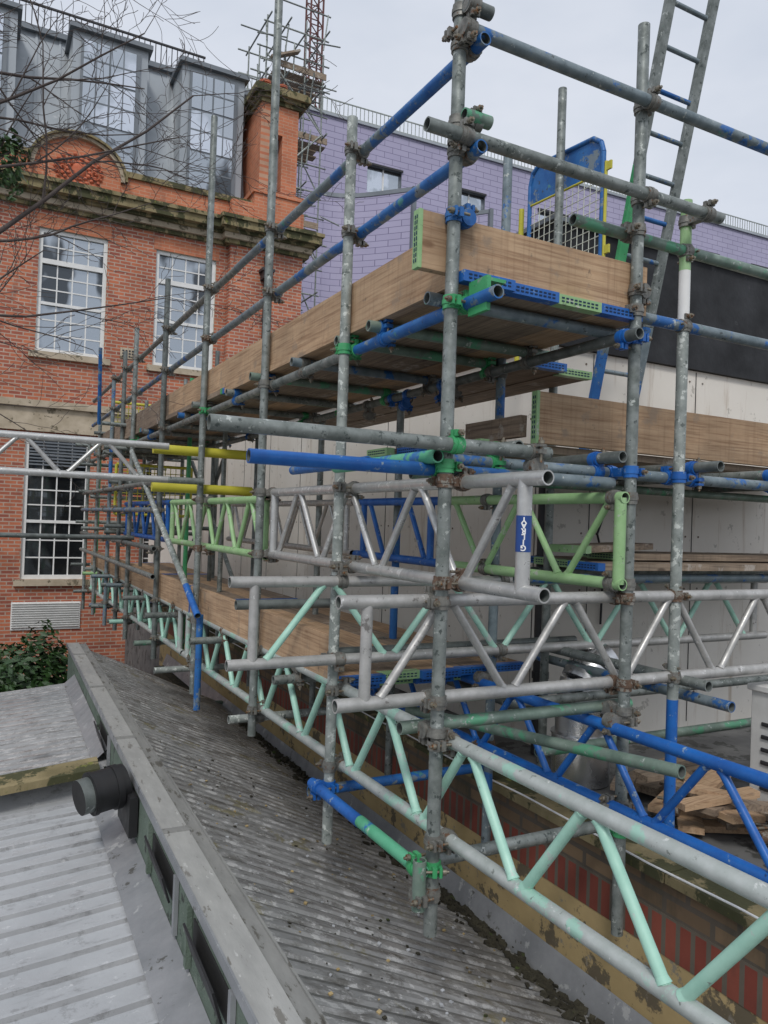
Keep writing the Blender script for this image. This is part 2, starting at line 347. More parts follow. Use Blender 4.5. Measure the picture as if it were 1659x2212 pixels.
def board(mb,axis,a0,a1,c,z,wd=.222,t=.036,mat='wood_old',cap0=None,cap1=None,vertical=False):
    hw=wd/2; cl_=.014 if vertical else .045
    def bx(s0,s1,grow,m,zz0=0,zz1=0):
        if vertical:
            lo,hi=z-grow,z+wd+grow; k=t/2+grow
        else: lo,hi=z-grow,z+t+grow; k=hw+grow
        if axis==1: mb.box(c-k,c+k,s0,s1,lo,hi,m)
        else: mb.box(s0,s1,c-k,c+k,lo,hi,m)
    bx(a0,a1,0,mat)
    for cap,s0,s1,e in((cap0,a0-.002,a0+cl_,a0),(cap1,a1-cl_,a1+.002,a1)):
        if not cap: continue
        bx(s0,s1,.002,cap)
        sg=-1 if e==a0 else 1
        L=wd-.03; nn=9
        for i in range(nn):
            q=-L/2+L*(i+.5)/nn
            for k2 in(.32,.68):
                if vertical:
                    zc=z+wd/2+q; yy=c+(k2-.5)*t
                    if axis==1: mb.box(yy-.003,yy+.003,e+sg*.0025,e+sg*.004,zc-.007,zc+.007,'slot')
                    else: mb.box(e+sg*.0025,e+sg*.004,yy-.003,yy+.003,zc-.007,zc+.007,'slot')
                else:
                    zc=z+t*k2
                    if axis==1: mb.box(c+q-.007,c+q+.007,min(e+sg*.0025,e+sg*.004),max(e+sg*.0025,e+sg*.004),zc-.003,zc+.003,'slot')
                    else: mb.box(min(e+sg*.0025,e+sg*.004),max(e+sg*.0025,e+sg*.004),c+q-.007,c+q+.007,zc-.003,zc+.003,'slot')
caps=['blue','blue','lime','blue']
for i in range(4):
    x=OX+.135+.225*i
    ys=[2.255-(.03 if i==0 else 0.)+random.uniform(-.01,.02),5.2+random.uniform(-.1,.1),8.3,11.9]
    for k in range(3): board(bd,1,ys[k]+.004,ys[k+1]-.004,x,.866+(.004*k),mat='wood_y' if (i+k)%3==0 else 'wood_old',cap0=caps[i] if k==0 else 'greenp',cap1='blue')
for i,(x,c_) in enumerate(((2.49,'blue'),(2.715,'lime'))): board(bd,1,2.98+.06*i,6.6,x,.80-.004*i,mat='wood_old',cap0=c_,cap1='blue')
board(tb,1,2.36,3.9,OX+.048,.875,.225,.036,'wood_y',None,None,True)
board(tb,1,3.905,7.0,OX+.05,.877,.222,.036,'wood_y',None,None,True)
board(tb,1,7.005,12.0,OX+.048,.875,.225,.036,'wood_old',None,None,True)
board(tb,0,1.33,2.44,YF+.047,.905,.205,.036,'wood_x','lime',None,True)
for i in range(5):
    x=1.64+.222*i
    st=3.22+[.0,.05,.02,.04,.06][i]
    for k,(a,b_) in enumerate(((st,6.6),(6.61,9.6),(9.61,11.9))):
        board(bd,1,a,b_,x,-.762+(.003*k),mat='wood_old' if (i+k)%2 else 'wood_y',cap0=['blue','lime','blue','blue','blue'][i],cap1='blue')
        if k==0: board(bd,1,a+.08,b_,x+.01,-.802,mat='wood_old',cap0=['blue','lime','blue','lime','blue'][i]) if i<4 else None
board(tb,1,3.3,6.0,1.515,-.765,.225,.036,'wood_y','blue',None,True); board(tb,1,6.005,11.9,1.512,-.765,.225,.036,'wood_y','blue',None,True)
# right platform
board(tb,0,2.22,5.2,2.75,.39,.235,.036,'wood_x','lime',None,True)
board(tb,1,2.80,3.25,2.2,.42,.1,.036,'wood_old',None,None,True)
for i in range(4):
    y=2.89+.225*i
    board(bd,0,2.02-.06*i if i else 1.95,5.2,y,.352,mat='wood_oldx',cap0=['lime','lime','blue','lime'][i])
tx(2.4,.245,1.5,5.0,'galv_blue'); tx(3.3,.25,1.9,5.0,'galv_green')
for x in(1.75,2.27,2.85,3.4,4.2):
    ty(x,.30,2.25,3.5,random.choice(['galv','galv_dark','galv_green','galv'])); coupler((x,2.4,.245),(1,0,0),(x,2.4,.297),(0,1,0),random.choice(['blue','greenp','blue']))
coupler((IX,YF,.245),(0,0,1),(IX,2.4,.245),(1,0,0),'blue'); coupler((2.695,2.34,.245),(0,0,1),(2.695,2.4,.245),(1,0,0),'blue')
for i in range(4):
    y=2.98+.2*i
    board(bd,0,2.75+.05*i,5.2,y,-.20,mat='wood_oldx',cap0=['blue','lime','lime','blue'][i])
    if i in(1,2): board(bd,0,2.95+.12*i,5.2,y,-.155,mat='wood_oldx',cap0='lime')
tx(2.95,-.245,2.3,5.0,'galv_blue'); tx(3.5,-.245,2.5,5.0,'galv')
bd.obox((3.1,3.2,-.09),((1,.25,.03),(-.25,1,0),(0,0,1)),(.35,.11,.018),'wood_oldx')
bd.obox((2.78,3.11,-.10),((1,.25,.03),(-.25,1,0),(0,0,1)),(.025,.112,.020),'lime')
# mid-level tubes
tx(2.225,.281,.59,1.87,'galv'); coupler((OX,YF,.281),(0,0,1),(OX,2.225,.281),(1,0,0),'greenp'); coupler((1.80,2.225,.281),(1,0,0),(1.80,2.225,.23),(0,1,0),'coup_galv')
tx(2.337,.199,.75,1.25,'blue'); tx(2.337,.199,1.25,1.5,'blue_worn'); tx(2.337,.197,1.5,2.3,'galv_blue')
ty(OX-.055,.24,2.25,3.1,'greenblue'); ty(OX+.05,.27,3.0,3.9,'blue_worn')
coupler((OX,YF,.21),(0,0,1),(OX,2.337,.199),(1,0,0),'greenp')
def lattice(x0,y0,x1,y1,zt,zb,chord,brace,pitch=.3,vert=True,rb=.0155,start=0,vr=None,ends=True,e=.11):
    a=V((x0,y0,0));b=V((x1,y1,0));d=(b-a);L=d.length;d.normalize()
    mb=MB()
    mb.tube((x0,y0,zt),(x1,y1,zt),r,chord,18,True); mb.tube((x0,y0,zb),(x1,y1,zb),r,chord,18,True)
    if vert:
        for t in((e,L-e) if ends else (e,)):
            p=a+d*t; mb.tube((p.x,p.y,zb),(p.x,p.y,zt),vr or rb*1.35,chord,14)
    n=max(2,int(round((L-2*e-.08)/pitch))); 
    for i in range(n):
        t0=e+.05+(L-2*e-.1)*i/n; t1=e+.05+(L-2*e-.1)*(i+1)/n-.035
        p=a+d*t0;q=a+d*t1
        za,zb_=(zb,zt) if (i+start)%2==0 else (zt,zb)
        mb.tube((p.x,p.y,za),(q.x,q.y,zb_),rb,brace,12,caps=False)
        P=V((p.x,p.y,za)); Q=V((q.x,q.y,zb_)); k=(Q-P).normalized()
        mb.tube(P+k*.02,P+k*.036,rb*1.25,brace,12,r1=rb); mb.tube(Q-k*.02,Q-k*.036,rb*1.25,brace,12,r1=rb)
    return mb
def addb(mb,nm): mb.build(nm,SC)
addb(lattice(1.515,.55,1.515,6.2,-.765,-1.11,'mint_alu','mint',.29,start=0,rb=.017),'lattice_beam_outer')
addb(lattice(1.515,6.25,1.515,12.0,-.765,-1.11,'mint_alu','mint',.29,rb=.017),'lattice_beam_outer_far')
addb(lattice(2.285,1.1,2.285,5.3,-.79,-1.10,'blue','blue',.28,start=1),'lattice_beam_blue')
addb(lattice(1.085,2.345,4.9,2.345,-.272,-.622,'alu_worn','alu_worn',.30,start=0),'lattice_beam_front')
addb(lattice(.94,3.12,4.4,3.12,-.268,-.617,'alu_worn','mint',.32,start=0),'lattice_beam_second')
addb(lattice(1.53,1.82,1.53,4.35,.157,-.203,'alu','alu',.30,start=1,vr=r),'lattice_beam_rail')
addb(lattice(1.53,4.36,1.53,6.9,.12,-.22,'lime','lime',.27,vr=r*.9,e=.03),'lattice_beam_green')
addb(lattice(1.53,6.95,1.53,9.3,.12,-.22,'blue','blue',.27),'lattice_beam_blue_far')
addb(lattice(2.29,2.25,2.29,3.6,.137,-.213,'lime','lime',.30,start=1,vr=r,e=.025),'lattice_beam_inner_green')
addb(lattice(2.29,3.62,2.29,4.7,.137,-.213,'blue','blue',.28),'lattice_beam_inner_blue')
addb(lattice(2.29,4.75,2.29,7.7,.137,-.213,'alu','alu',.30),'lattice_beam_inner_far')
addb(lattice(-1.2,5.6,1.2,5.6,.50,.26,'alu','alu',.28,ends=False),'lattice_beam_left')
tx(5.6,.26,1.15,1.46,'galv')
for x in(OX,IX,2.695):
    for z in(-.272,-.622): coupler((x,YF if x<2.5 else 2.34,z),(0,0,1),(x,2.345+(.0),z),(1,0,0),'rust')
for z in(.157,-.203): coupler((OX,YF,z),(0,0,1),(1.53,YF,z),(0,1,0),'rust'); coupler((OX,3.178,z),(0,0,1),(1.53,3.178,z),(0,1,0)); coupler((OX,4.28,z),(0,0,1),(1.53,4.28,z),(0,1,0)); coupler((OX,5.66,z-.03),(0,0,1),(1.53,5.66,z-.03),(0,1,0))
for z in(.137,-.213): coupler((IX,YF,z),(0,0,1),(2.29,2.31,z),(0,1,0)); coupler((IX,3.19,z),(0,0,1),(2.29,3.19,z),(0,1,0))
for z in(-.765,-1.11):
    for y,zt,zb,m in outer[:8]: coupler((OX,y,z),(0,0,1),(1.515,y,z),(0,1,0))
    for y in(2.284,3.19,4.24): coupler((IX,y,z+.0),(0,0,1),(2.285,y,z),(0,1,0))
for z in(-.268,-.617):
    for x in(OX,IX): coupler((x,3.178,z),(0,0,1),(x,3.12,z),(1,0,0),'coup_galv')
# low tubes
tx(2.4,-.735,1.37,1.5,'galv_green'); tx(2.402,-.735,1.5,2.5,'galv_green')
tx(3.6,-.42,1.12,4.0,'galv_dark')
led.tube((2.2,1.86,-.83),(2.05,3.5,-.98),r,'galv_green',16,True)
ty(2.9,-.74,2.2,3.5,'galv_blue'); tx(2.35,-1.21,1.40,2.42,'galv'); tx(3.23,-1.235,1.38,2.45,'blue_worn')
ty(OX-.052,-1.2,2.26,2.75,'greenblue'); ty(OX-.052,-1.203,2.75,3.25,'blue')
ty(2.45,-.9,3.0,4.6,'galv_dark'); tx(2.75,-1.02,2.3,4.5,'galv_green'); tx(3.0,-.86,2.3,4.5,'galv'); tx(2.62,-.70,2.2,3.1,'galv_blue')
ty(2.75,-.64,2.2,3.4,'galv'); tx(3.3,-.62,1.5,3.0,'galv_dark')
coupler((OX,YF,-1.2),(0,0,1),(OX-.052,YF+.02,-1.2),(0,1,0),'greenp'); coupler((OX,YF,-1.29),(0,0,1),(OX-.055,YF,-1.29),(0,0,1),'coup_galv')
led.tube((OX-.06,2.27,-1.33),(OX-.06,2.27,-1.16),r,'galv_green',16,True)
coupler((OX,3.178,-1.2),(0,0,1),(OX-.052,3.178,-1.2),(0,1,0),'blue'); coupler((IX,YF,-1.21),(0,0,1),(IX,2.35,-1.21),(1,0,0),'greenp'); coupler((OX,YF,-.735),(0,0,1),(OX,2.35,-.735),(1,0,0),'rust')
coupler((IX,YF,-.735),(0,0,1),(IX,2.36,-.735),(1,0,0),'rust')
for i,(y,z,x0,m) in enumerate([(4.33,-1.17,1.33,'galv_white'),(5.1,-.83,1.28,'galv'),(5.9,-1.17,1.22,'galv_white'),(6.5,-.83,1.25,'galv'),(7.2,-1.17,1.3,'galv_green'),(7.9,-.83,1.3,'galv'),(8.7,-1.17,1.3,'mint'),(9.4,-.83,1.3,'galv'),(10.2,-1.17,1.3,'galv'),(11.2,-.83,1.3,'lime'),(12.2,-1.17,1.3,'galv'),(3.75,-.83,1.38,'galv')]):
    tx(y,z,x0,2.45,m); coupler((1.515,y,z+.06),(0,1,0),(1.515,y,z),(1,0,0))
led.tube((1.40,8.3,.66),(1.40,5.75,-.52),r,'galv_white',16,True); led.tube((1.40,5.75,-.52),(1.40,5.38,-.70),r*1.04,'blue',16,True)
led.tube((IX+.05,6.9,-1.3),(IX+.05,9.8,.7),r,'galv',12,True); led.tube((IX+.05,10.8,-1.3),(IX+.05,8.3,.7),r,'galv_dark',12,True)
tx(8.55,-.25,-1.0,1.5,'galv_dark')
for z,m in((.3,'galv'),(.05,'galv_blue'),(-.3,'galv_dark'),(-.55,'galv')): ty(OX-.05,z,7.0,12.4,m)
for y in(9.3,10.1,11.2,12.3):
    for z in(.8,.3,-.2,-.8,-1.2,1.1): tx(y+random.uniform(-.1,.1),z+random.uniform(-.08,.08),1.33+random.uniform(-.08,.08),2.6,random.choice(['galv','galv_dark','galv','galv_dark','galv_blue']))
for y,zt,zb,m in outer[4:]:
    for z in(.3,-.3,.05): coupler((OX,y,z),(0,0,1),(OX-.05,y,z),(0,1,0))
led.tube((1.4,10.9,1.2),(1.33,10.5,2.15),r,'blue_worn',12,True)
for x,y,zt in((1.9,10.3,1.5),(2.0,8.3,1.5),(2.1,7.3,1.55),(1.6,12.2,1.2),(2.5,9.0,1.3)): std.tube((x,y,-1.5),(x,y,zt),r,random.choice(['galv','galv_dark','greenp']),12,True)
for z in(.49,.21): led.tube((1.12,5.75,z),(1.88,5.75,z),.036,'yellowp',16); led.tube((1.88,5.75,z),(2.15,5.75,z),r,'galv_blue',16,True)
std.build('standards',SC); led.build('ledgers_and_transoms',SC); cp.build('couplers',SC); bd.build('deck_boards',SC,.002); tb.build('toe_boards',SC,.002)
lb=MB(); lx,ly=1.53,1.93
lb.tube((lx,ly,-.075),(lx,ly,.04),r*1.03,'blue_label',20); lb.build('label_band',SC)
cdir=V((-lx,-ly,0)).normalized()
cu=bpy.data.curves.new('label_text','FONT'); cu.body='G\nI\nL\nR\nA\nY'; cu.align_x='CENTER'; cu.align_y='CENTER'; cu.size=.0245; cu.space_line=.72; cu.extrude=.0006; cu.offset=.0008
cu.materials.append(MATS['label_white'])
to=bpy.data.objects.new('label_text',cu); bpy.context.collection.objects.link(to); to.parent=SC
zz=cdir; yy=V((0,0,-1)); xx=yy.cross(zz)
pc=V((lx,ly,-.0175))+cdir*(r*1.03+.0012)
to.matrix_world=Matrix(((xx.x,yy.x,zz.x,pc.x),(xx.y,yy.y,zz.y,pc.y),(xx.z,yy.z,zz.z,pc.z),(0,0,0,1)))

# ------------------------------------------------------------------ ladder
ld=MB()
def lp(x,t): return V((x,3.55+(2.90-3.55)*t,.41+(3.2-.41)*t))
for x,segs in((3.24,[(0,.22,'blue_worn'),(.22,.36,'galv_blue'),(.36,.60,'greenp'),(.60,1,'galv')]),(3.56,[(0,.3,'galv_blue'),(.3,1,'galv')])):
    for a,b,m in segs: ld.beam(lp(x,a),lp(x,b),.03,.062,m)
for i in range(13):
    t=.04+i*.078; ld.tube(lp(3.24,t),lp(3.56,t),.014,'galv_blue' if i%3 else 'blue_worn',10)
ld.build('ladder',None,.003)
# ------------------------------------------------------------------ swing gate with mesh
gt=MB(); gx=2.9
def gp(y,z): return V((gx,y,z))
pts=[gp(3.08,1.30),gp(3.08,2.04),gp(3.10,2.10),gp(3.16,2.145),gp(3.62,2.185),gp(3.68,2.15),gp(3.70,2.08),gp(3.70,1.30)]
for i in range(len(pts)-1): gt.tube(pts[i],pts[i+1],.014,'blue_worn',10)
gt.tube(gp(3.08,1.34),gp(3.70,1.34),.011,'yellowp',10); gt.tube(gp(3.08,1.93),gp(3.70,1.96),.007,'yellowp',10)
gt.add([gp(3.09,1.93),gp(3.09,2.08),gp(3.16,2.14),gp(3.62,2.18),gp(3.69,2.1),gp(3.69,1.96)],[(0,1,2,3,4,5)],'blue_worn')
gt.tube(gp(3.058,1.30),gp(3.058,1.98),.009,'yellowp',8)
gt.obox((2.9,3.04,1.95),((1,0,0),(0,1,0),(0,0,1)),(.006,.022,.022),'yellowp'); gt.obox((2.9,3.04,1.5),((1,0,0),(0,1,0),(0,0,1)),(.006,.022,.022),'yellowp')
for i in range(1,13): y=3.08+.62*i/13; gt.tube(gp(y,1.34),gp(y,1.94),.0026,'mesh_wire',6)
for i in range(1,12): z=1.34+.6*i/12; gt.tube(gp(3.08,z),gp(3.70,z),.0026,'mesh_wire',6)
gt.tube((2.87,3.74,1.0),(2.87,3.74,1.95),.016,'yellowp',12)
gt.build('swing_gate')
for (x,y,z,h) in((1.5,10.4,1.0,.45),(1.45,9.6,.0,.6)):
    eb=MB(); wdt=.9
    for a,b in(((0,0),(wdt,0)),((wdt,0),(wdt,h)),((wdt,h),(0,h)),((0,h),(0,0))): eb.tube((x+a[0],y,z+a[1]),(x+b[0],y,z+b[1]),.018,'yellowp',8)
    for i in range(1,14): eb.tube((x+wdt*i/14,y,z),(x+wdt*i/14,y,z+h),.005,'yellowp',5)
    for i in range(1,7): eb.tube((x,y,z+h*i/7),(x+wdt,y,z+h*i/7),.005,'yellowp',5)
    eb.build('edge_barrier')

# ------------------------------------------------------------------ white walled building
WBd=empty('white_walled_building'); wb=MB()
cx,cy=3.1,3.7
wb.box(cx,14,cy,16,-1.352,1.14,'white_render')
wb.build('walls',WBd)
b2=MB(); b2.box(cx-.03,14,cy-.03,16,1.143,1.9,'black_band'); b2.box(cx-.06,14,cy-.06,16,1.9,1.93,'zinc_dark'); b2.build('black_fascia',WBd)
sm=MB()
for i in range(12): y=cy+.1+i*1.0; sm.box(cx-.004,cx-.001,y,y+.005,-1.3,1.13,'black_metal')
for i in range(8): x=cx+.35+i*.95; sm.box(x,x+.005,cy-.004,cy-.001,-1.3,1.13,'black_metal')
for i in range(8):
    for s_ in(-.06,.07):
        for k in range(7):
            z=-1.1+k*.36
            sm.tube((cx+.35+i*.95+s_,cy-.004,z),(cx+.35+i*.95+s_,cy-.001,z),.007,'rust',8)
            sm.tube((cx-.004,cy+.1+i+s_,z),(cx-.001,cy+.1+i+s_,z),.007,'rust',8)
sm.path([(3.55,cy-.02,.34),(3.56,cy-.02,.1),(3.50,cy-.03,-.02),(3.57,cy-.02,-.2),(3.56,cy-.02,-.6)],.007,'black_metal',8)
sm.build('panel_joints',WBd)
dp=MB(); dp.tube((3.03,3.62,-1.35),(3.03,3.62,.33),.045,'black_metal',16); 
for z in(-.9,-.2): dp.tube((3.03,3.62,z),(3.03,3.62,z+.04),.052,'black_metal',16)
dp.build('downpipe',WBd)
pw=MB()
pw.box(2.45,2.72,-1.0,11.5,-2.2,-1.66,'buff'); pw.box(2.447,2.72,-1.0,11.5,-1.66,-1.50,'brick_soldier'); pw.box(2.45,2.72,-1.0,11.5,-1.5,-1.37,'brick_par')
for i in range(24): pw.box(2.425+random.uniform(-.006,.006),2.75,-1.0+i*.52+.003,-1.0+(i+1)*.52-.003,-1.37,-1.335+random.uniform(-.004,.004),'stone_moss')
pw.path([(2.43,-1+.4*i,-1.322+.006*math.sin(i*2.1)) for i in range(30)],.0045,'label_white',6)
pw.build('brick_parapet_wall')
rf=MB(); rf.box(2.72,14,-1.0,16,-5.2,-1.356,'rooffloor'); rf.build('flat_roof')
du=MB(); 
for k,(z0,z1,rr) in enumerate(((-1.35,-1.10,.155),(-1.10,-1.09,.162),(-1.09,-.93,.14),(-.93,-.92,.15))): du.tube((2.93,3.15,z0),(2.93,3.15,z1),rr,'duct',32)
for k in range(6): a0=k*.22;a1=(k+1)*.22; p=lambda a:(2.93+.2*(1-math.cos(a)),3.15,-.92+.2*math.sin(a)); du.tube(p(a0),p(a1),.135,'duct',32)
du.build('ventilation_duct')
cb=MB(); cb.box(3.33,3.8,2.02,2.42,-1.35,-.74,'cabinet'); cb.box(3.315,3.815,2.005,2.435,-.74,-.71,'cabinet'); cb.box(3.37,3.76,2.01,2.02,-1.25,-.8,'cabinet')
for i in range(6): cb.box(3.32,3.33,2.08,2.36,-.9-.06*i,-.88-.06*i,'black_metal')
cb.build('equipment_cabinet',None,.006)
of=MB()
for i in range(20):
    a=random.uniform(0,3.1); x=2.86+random.uniform(0,.42); y=1.9+random.uniform(0,.95); z=-1.33+.010*i
    of.obox((x,y,z),((math.cos(a),math.sin(a),random.uniform(-.15,.15)),(-math.sin(a),math.cos(a),0),(0,0,1)),(random.uniform(.07,.2),random.uniform(.03,.06),.014),random.choice(['wood_x','wood_y','wood_oldx','wood_old']))
of.obox((3.4,2.95,-1.30),((1,.3,0),(-.3,1,0),(0,0,1)),(.4,.11,.02),'wood_oldx'); of.obox((2.9,1.6,-1.3),((.3,1,0),(1,-.3,0),(0,0,1)),(.35,.1,.02),'wood_x')
of.build('timber_offcuts')
lc=MB()
for i in range(16):
    x=2.9+random.uniform(0,.35);y=2.2+random.uniform(-.4,.5); a=random.uniform(0,3); d=V((math.cos(a),math.sin(a),0))
    lc.tube((x,y,-1.28),V((x,y,-1.28))+d*.05,.03,'rust',10); lc.tube(V((x,y,-1.24)),V((x,y,-1.24))+d*.1,.007,'bolt',6)
lc.build('loose_couplers')

# ------------------------------------------------------------------ corrugated roofs (run slightly off the line of the scaffold)
RS=empty('corrugated_roof_building')
RA=-math.radians(1.35); PV=V((.77,1.9,0)); ROT=Matrix.Rotation(RA,3,'Z')
RS.location=PV+V((.012,0,0))-ROT@PV; RS.rotation_euler=(0,0,RA)
def corr(x0,x1,y0,y1,zf,pitch,amp,mat,nx=14,shape=((0,0),(.35,0),(.47,1),(.88,1)),sag=0.,side=None,sidx=()):
    mb=MB(); prof=[]; y=y0
    while y<y1:
        for t,h in shape: prof.append((y+t*pitch,h*amp+random.uniform(-.0008,.0008)))
        y+=pitch
    vs=[];fs=[];fs2=[]; ns=len(shape)
    for j,(yy,h) in enumerate(prof):
        for i in range(nx+1):
            x=x0+(x1-x0)*i/nx; vs.append((x,yy,zf(x)+h+sag*math.sin(x*5+yy*.9)*math.sin(yy*2.3+x)))
    for j in range(len(prof)-1):
        for i in range(nx):
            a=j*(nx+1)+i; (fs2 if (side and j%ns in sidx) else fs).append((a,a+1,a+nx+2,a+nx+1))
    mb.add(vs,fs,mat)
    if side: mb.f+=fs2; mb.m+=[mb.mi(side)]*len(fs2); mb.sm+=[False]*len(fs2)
    return mb
zr=lambda x:-1.36-(x-.8)*.46
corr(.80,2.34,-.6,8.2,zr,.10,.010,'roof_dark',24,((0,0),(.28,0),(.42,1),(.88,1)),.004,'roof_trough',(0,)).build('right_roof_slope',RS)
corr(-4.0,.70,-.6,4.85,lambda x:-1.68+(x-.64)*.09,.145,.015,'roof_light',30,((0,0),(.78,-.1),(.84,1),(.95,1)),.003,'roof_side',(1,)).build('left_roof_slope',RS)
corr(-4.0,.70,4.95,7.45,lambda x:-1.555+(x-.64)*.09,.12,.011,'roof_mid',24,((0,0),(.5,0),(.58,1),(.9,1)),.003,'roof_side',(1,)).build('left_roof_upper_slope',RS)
k=MB()
k.box(-4,.69,7.46,7.50,-5.2,-1.62,'felt')
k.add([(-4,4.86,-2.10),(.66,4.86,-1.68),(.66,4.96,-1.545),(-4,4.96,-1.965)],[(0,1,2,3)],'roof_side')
k.obox((.26,4.86,-1.555),((1,.04,.09),(0,1,.1),(0,-.1,1)),(.36,.09,.022),'stone_moss')
KX=.69
k.box(KX,.80,-.6,8.2,-5.2,-1.335,'felt')
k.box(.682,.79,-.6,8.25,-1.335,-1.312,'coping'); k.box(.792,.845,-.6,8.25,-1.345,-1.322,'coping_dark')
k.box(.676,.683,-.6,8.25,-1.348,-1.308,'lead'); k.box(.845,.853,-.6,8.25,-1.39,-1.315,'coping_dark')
yj=.3
while yj<8: k.box(.680,.795,yj,yj+.05,-1.3118,-1.309,'coping_dark'); yj+=1.45
k.add([(.688,-.6,-1.60),(.688,4.8,-1.60),(.56,4.8,-1.658),(.56,-.6,-1.658)],[(0,1,2,3)],'lead')
k.add([(.686,5.0,-1.46),(.686,7.4,-1.46),(.60,7.4,-1.54),(.60,5.0,-1.54)],[(0,1,2,3)],'lead')
k.box(2.30,2.449,-.6,8.0,-2.35,-2.09,'moss')
k.box(.70,2.3,8.15,8.22,-5.2,-1.99,'felt'); 
k.build('kerb_and_flashings',RS)
ms=MB()
for i in range(1500):
    x=random.gauss(2.27,.06); y=random.uniform(.4,7.5); s_=random.uniform(.006,.024)
    if x>2.37: x=2.33
    z=zr(min(x,2.34))+.008
    a=random.uniform(0,3)
    ms.obox((x,y,z),((math.cos(a),math.sin(a),.3),(-math.sin(a),math.cos(a),.2),(0,-.2,1)),(s_,s_*.8,s_*.6),'moss')
for i in range(260):
    x=random.uniform(.95,2.2); y=random.uniform(.5,5); s_=random.uniform(.003,.008); a=random.uniform(0,3)
    ms.obox((x,y,zr(x)+.013),((math.cos(a),math.sin(a),0),(-math.sin(a),math.cos(a),.2),(0,-.2,1)),(s_,s_*.8,s_*.4),random.choice(['moss','buff','roof_light']))
ms.build('moss_debris',RS)
gl=MB()
gl.box(2.28,2.449,-1,11.0,-2.35,-2.12,'moss')
gl.add([(2.444,-1,-1.95),(2.444,11,-1.95),(2.385,11,-2.10),(2.385,-1,-2.10)],[(0,1,2,3)],'lead')
gl.build('parapet_gutter')
op=MB()
for y,hh in((2.42,.15),(3.2,.13),(1.4,.15),(5.2,.1)):
    op.box(KX-.006,KX-.0005,y-.22,y+.22,-1.49,-1.39,'dark_in')
    op.obox((KX-.034,y-.02,-1.435),((0,1,.03),(1,0,.30),(-.30,0,1)),(.20,.004,.052),'black_plastic')
    op.box(KX-.022,KX-.002,y+.25,y+.28,-1.58,-1.36,'felt'); op.box(KX-.018,KX-.002,y-.30,y-.27,-1.58,-1.36,'lead')
op.build('vent_flaps',RS)
vp=MB(); dz=.035
vp.tube((.535,3.955,-1.405+dz),(.70,3.99,-1.385+dz),.100,'black_plastic',32,True); vp.tube((.64,3.976,-1.393+dz),(.67,3.982,-1.390+dz),.108,'black_plastic',32); vp.tube((.535,3.955,-1.405+dz),(.55,3.959,-1.403+dz),.106,'black_plastic',32,True)
vp.tube((.552,3.959,-1.403+dz),(.556,3.960,-1.4025+dz),.086,'dark_in',24)
vp.box(.70,.74,3.82,4.14,-1.56,-1.37,'black_plastic')
vp.build('vent_pipe')

# ------------------------------------------------------------------ brick building
BB=empty('brick_building'); Y=17.0
def wall_open(mb,x0,x1,z0,z1,ops,y,mat,rev=.14,revmat='stone'):
    xs=sorted(set([x0,x1]+[o[0] for o in ops]+[o[1] for o in ops])); zs=sorted(set([z0,z1]+[o[2] for o in ops]+[o[3] for o in ops]))
    for i in range(len(xs)-1):
        for j in range(len(zs)-1):
            cxx=(xs[i]+xs[i+1])/2; cz=(zs[j]+zs[j+1])/2
            if any(o[0]<cxx<o[1] and o[2]<cz<o[3] for o in ops): continue
            mb.add([(xs[i],y,zs[j]),(xs[i+1],y,zs[j]),(xs[i+1],y,zs[j+1]),(xs[i],y,zs[j+1])],[(0,1,2,3)],mat)
    for a,b,c_,d in ops:
        mb.add([(a,y,c_),(a,y+rev,c_),(a,y+rev,d),(a,y,d)],[(0,1,2,3)],revmat); mb.add([(b,y,c_),(b,y+rev,c_),(b,y+rev,d),(b,y,d)],[(0,1,2,3)],revmat)
        mb.add([(a,y,d),(b,y,d),(b,y+rev,d),(a,y+rev,d)],[(0,1,2,3)],revmat); mb.add([(a,y,c_),(b,y,c_),(b,y+rev,c_),(a,y+rev,c_)],[(0,1,2,3)],revmat)
ops=[]
for x0 in(-8.4,-6.1,-3.75,-1.42,.90,3.22):
    ops+=[(x0,x0+1.32,3.25,5.78),(x0-.1,x0+1.14,-1.38,1.56)]
bw=MB(); wall_open(bw,-10,4.79,-5.2,6.15,ops,Y,'brick_x')
bw.box(4.79,6.52,Y-.22,Y+.3,-5.2,6.15,'brick_x')
bw.box(-10,6.5,Y+.35,Y+12,-5.2,6.9,'brick_y')
bw.box(-10,6.5,Y+.002,Y+.4,6.7,7.18,'brick_orange')
bw.box(4.79,6.52,Y-.2,Y+.0,6.7,7.2,'brick_orange')
bw.build('walls',BB)
wn=MB()
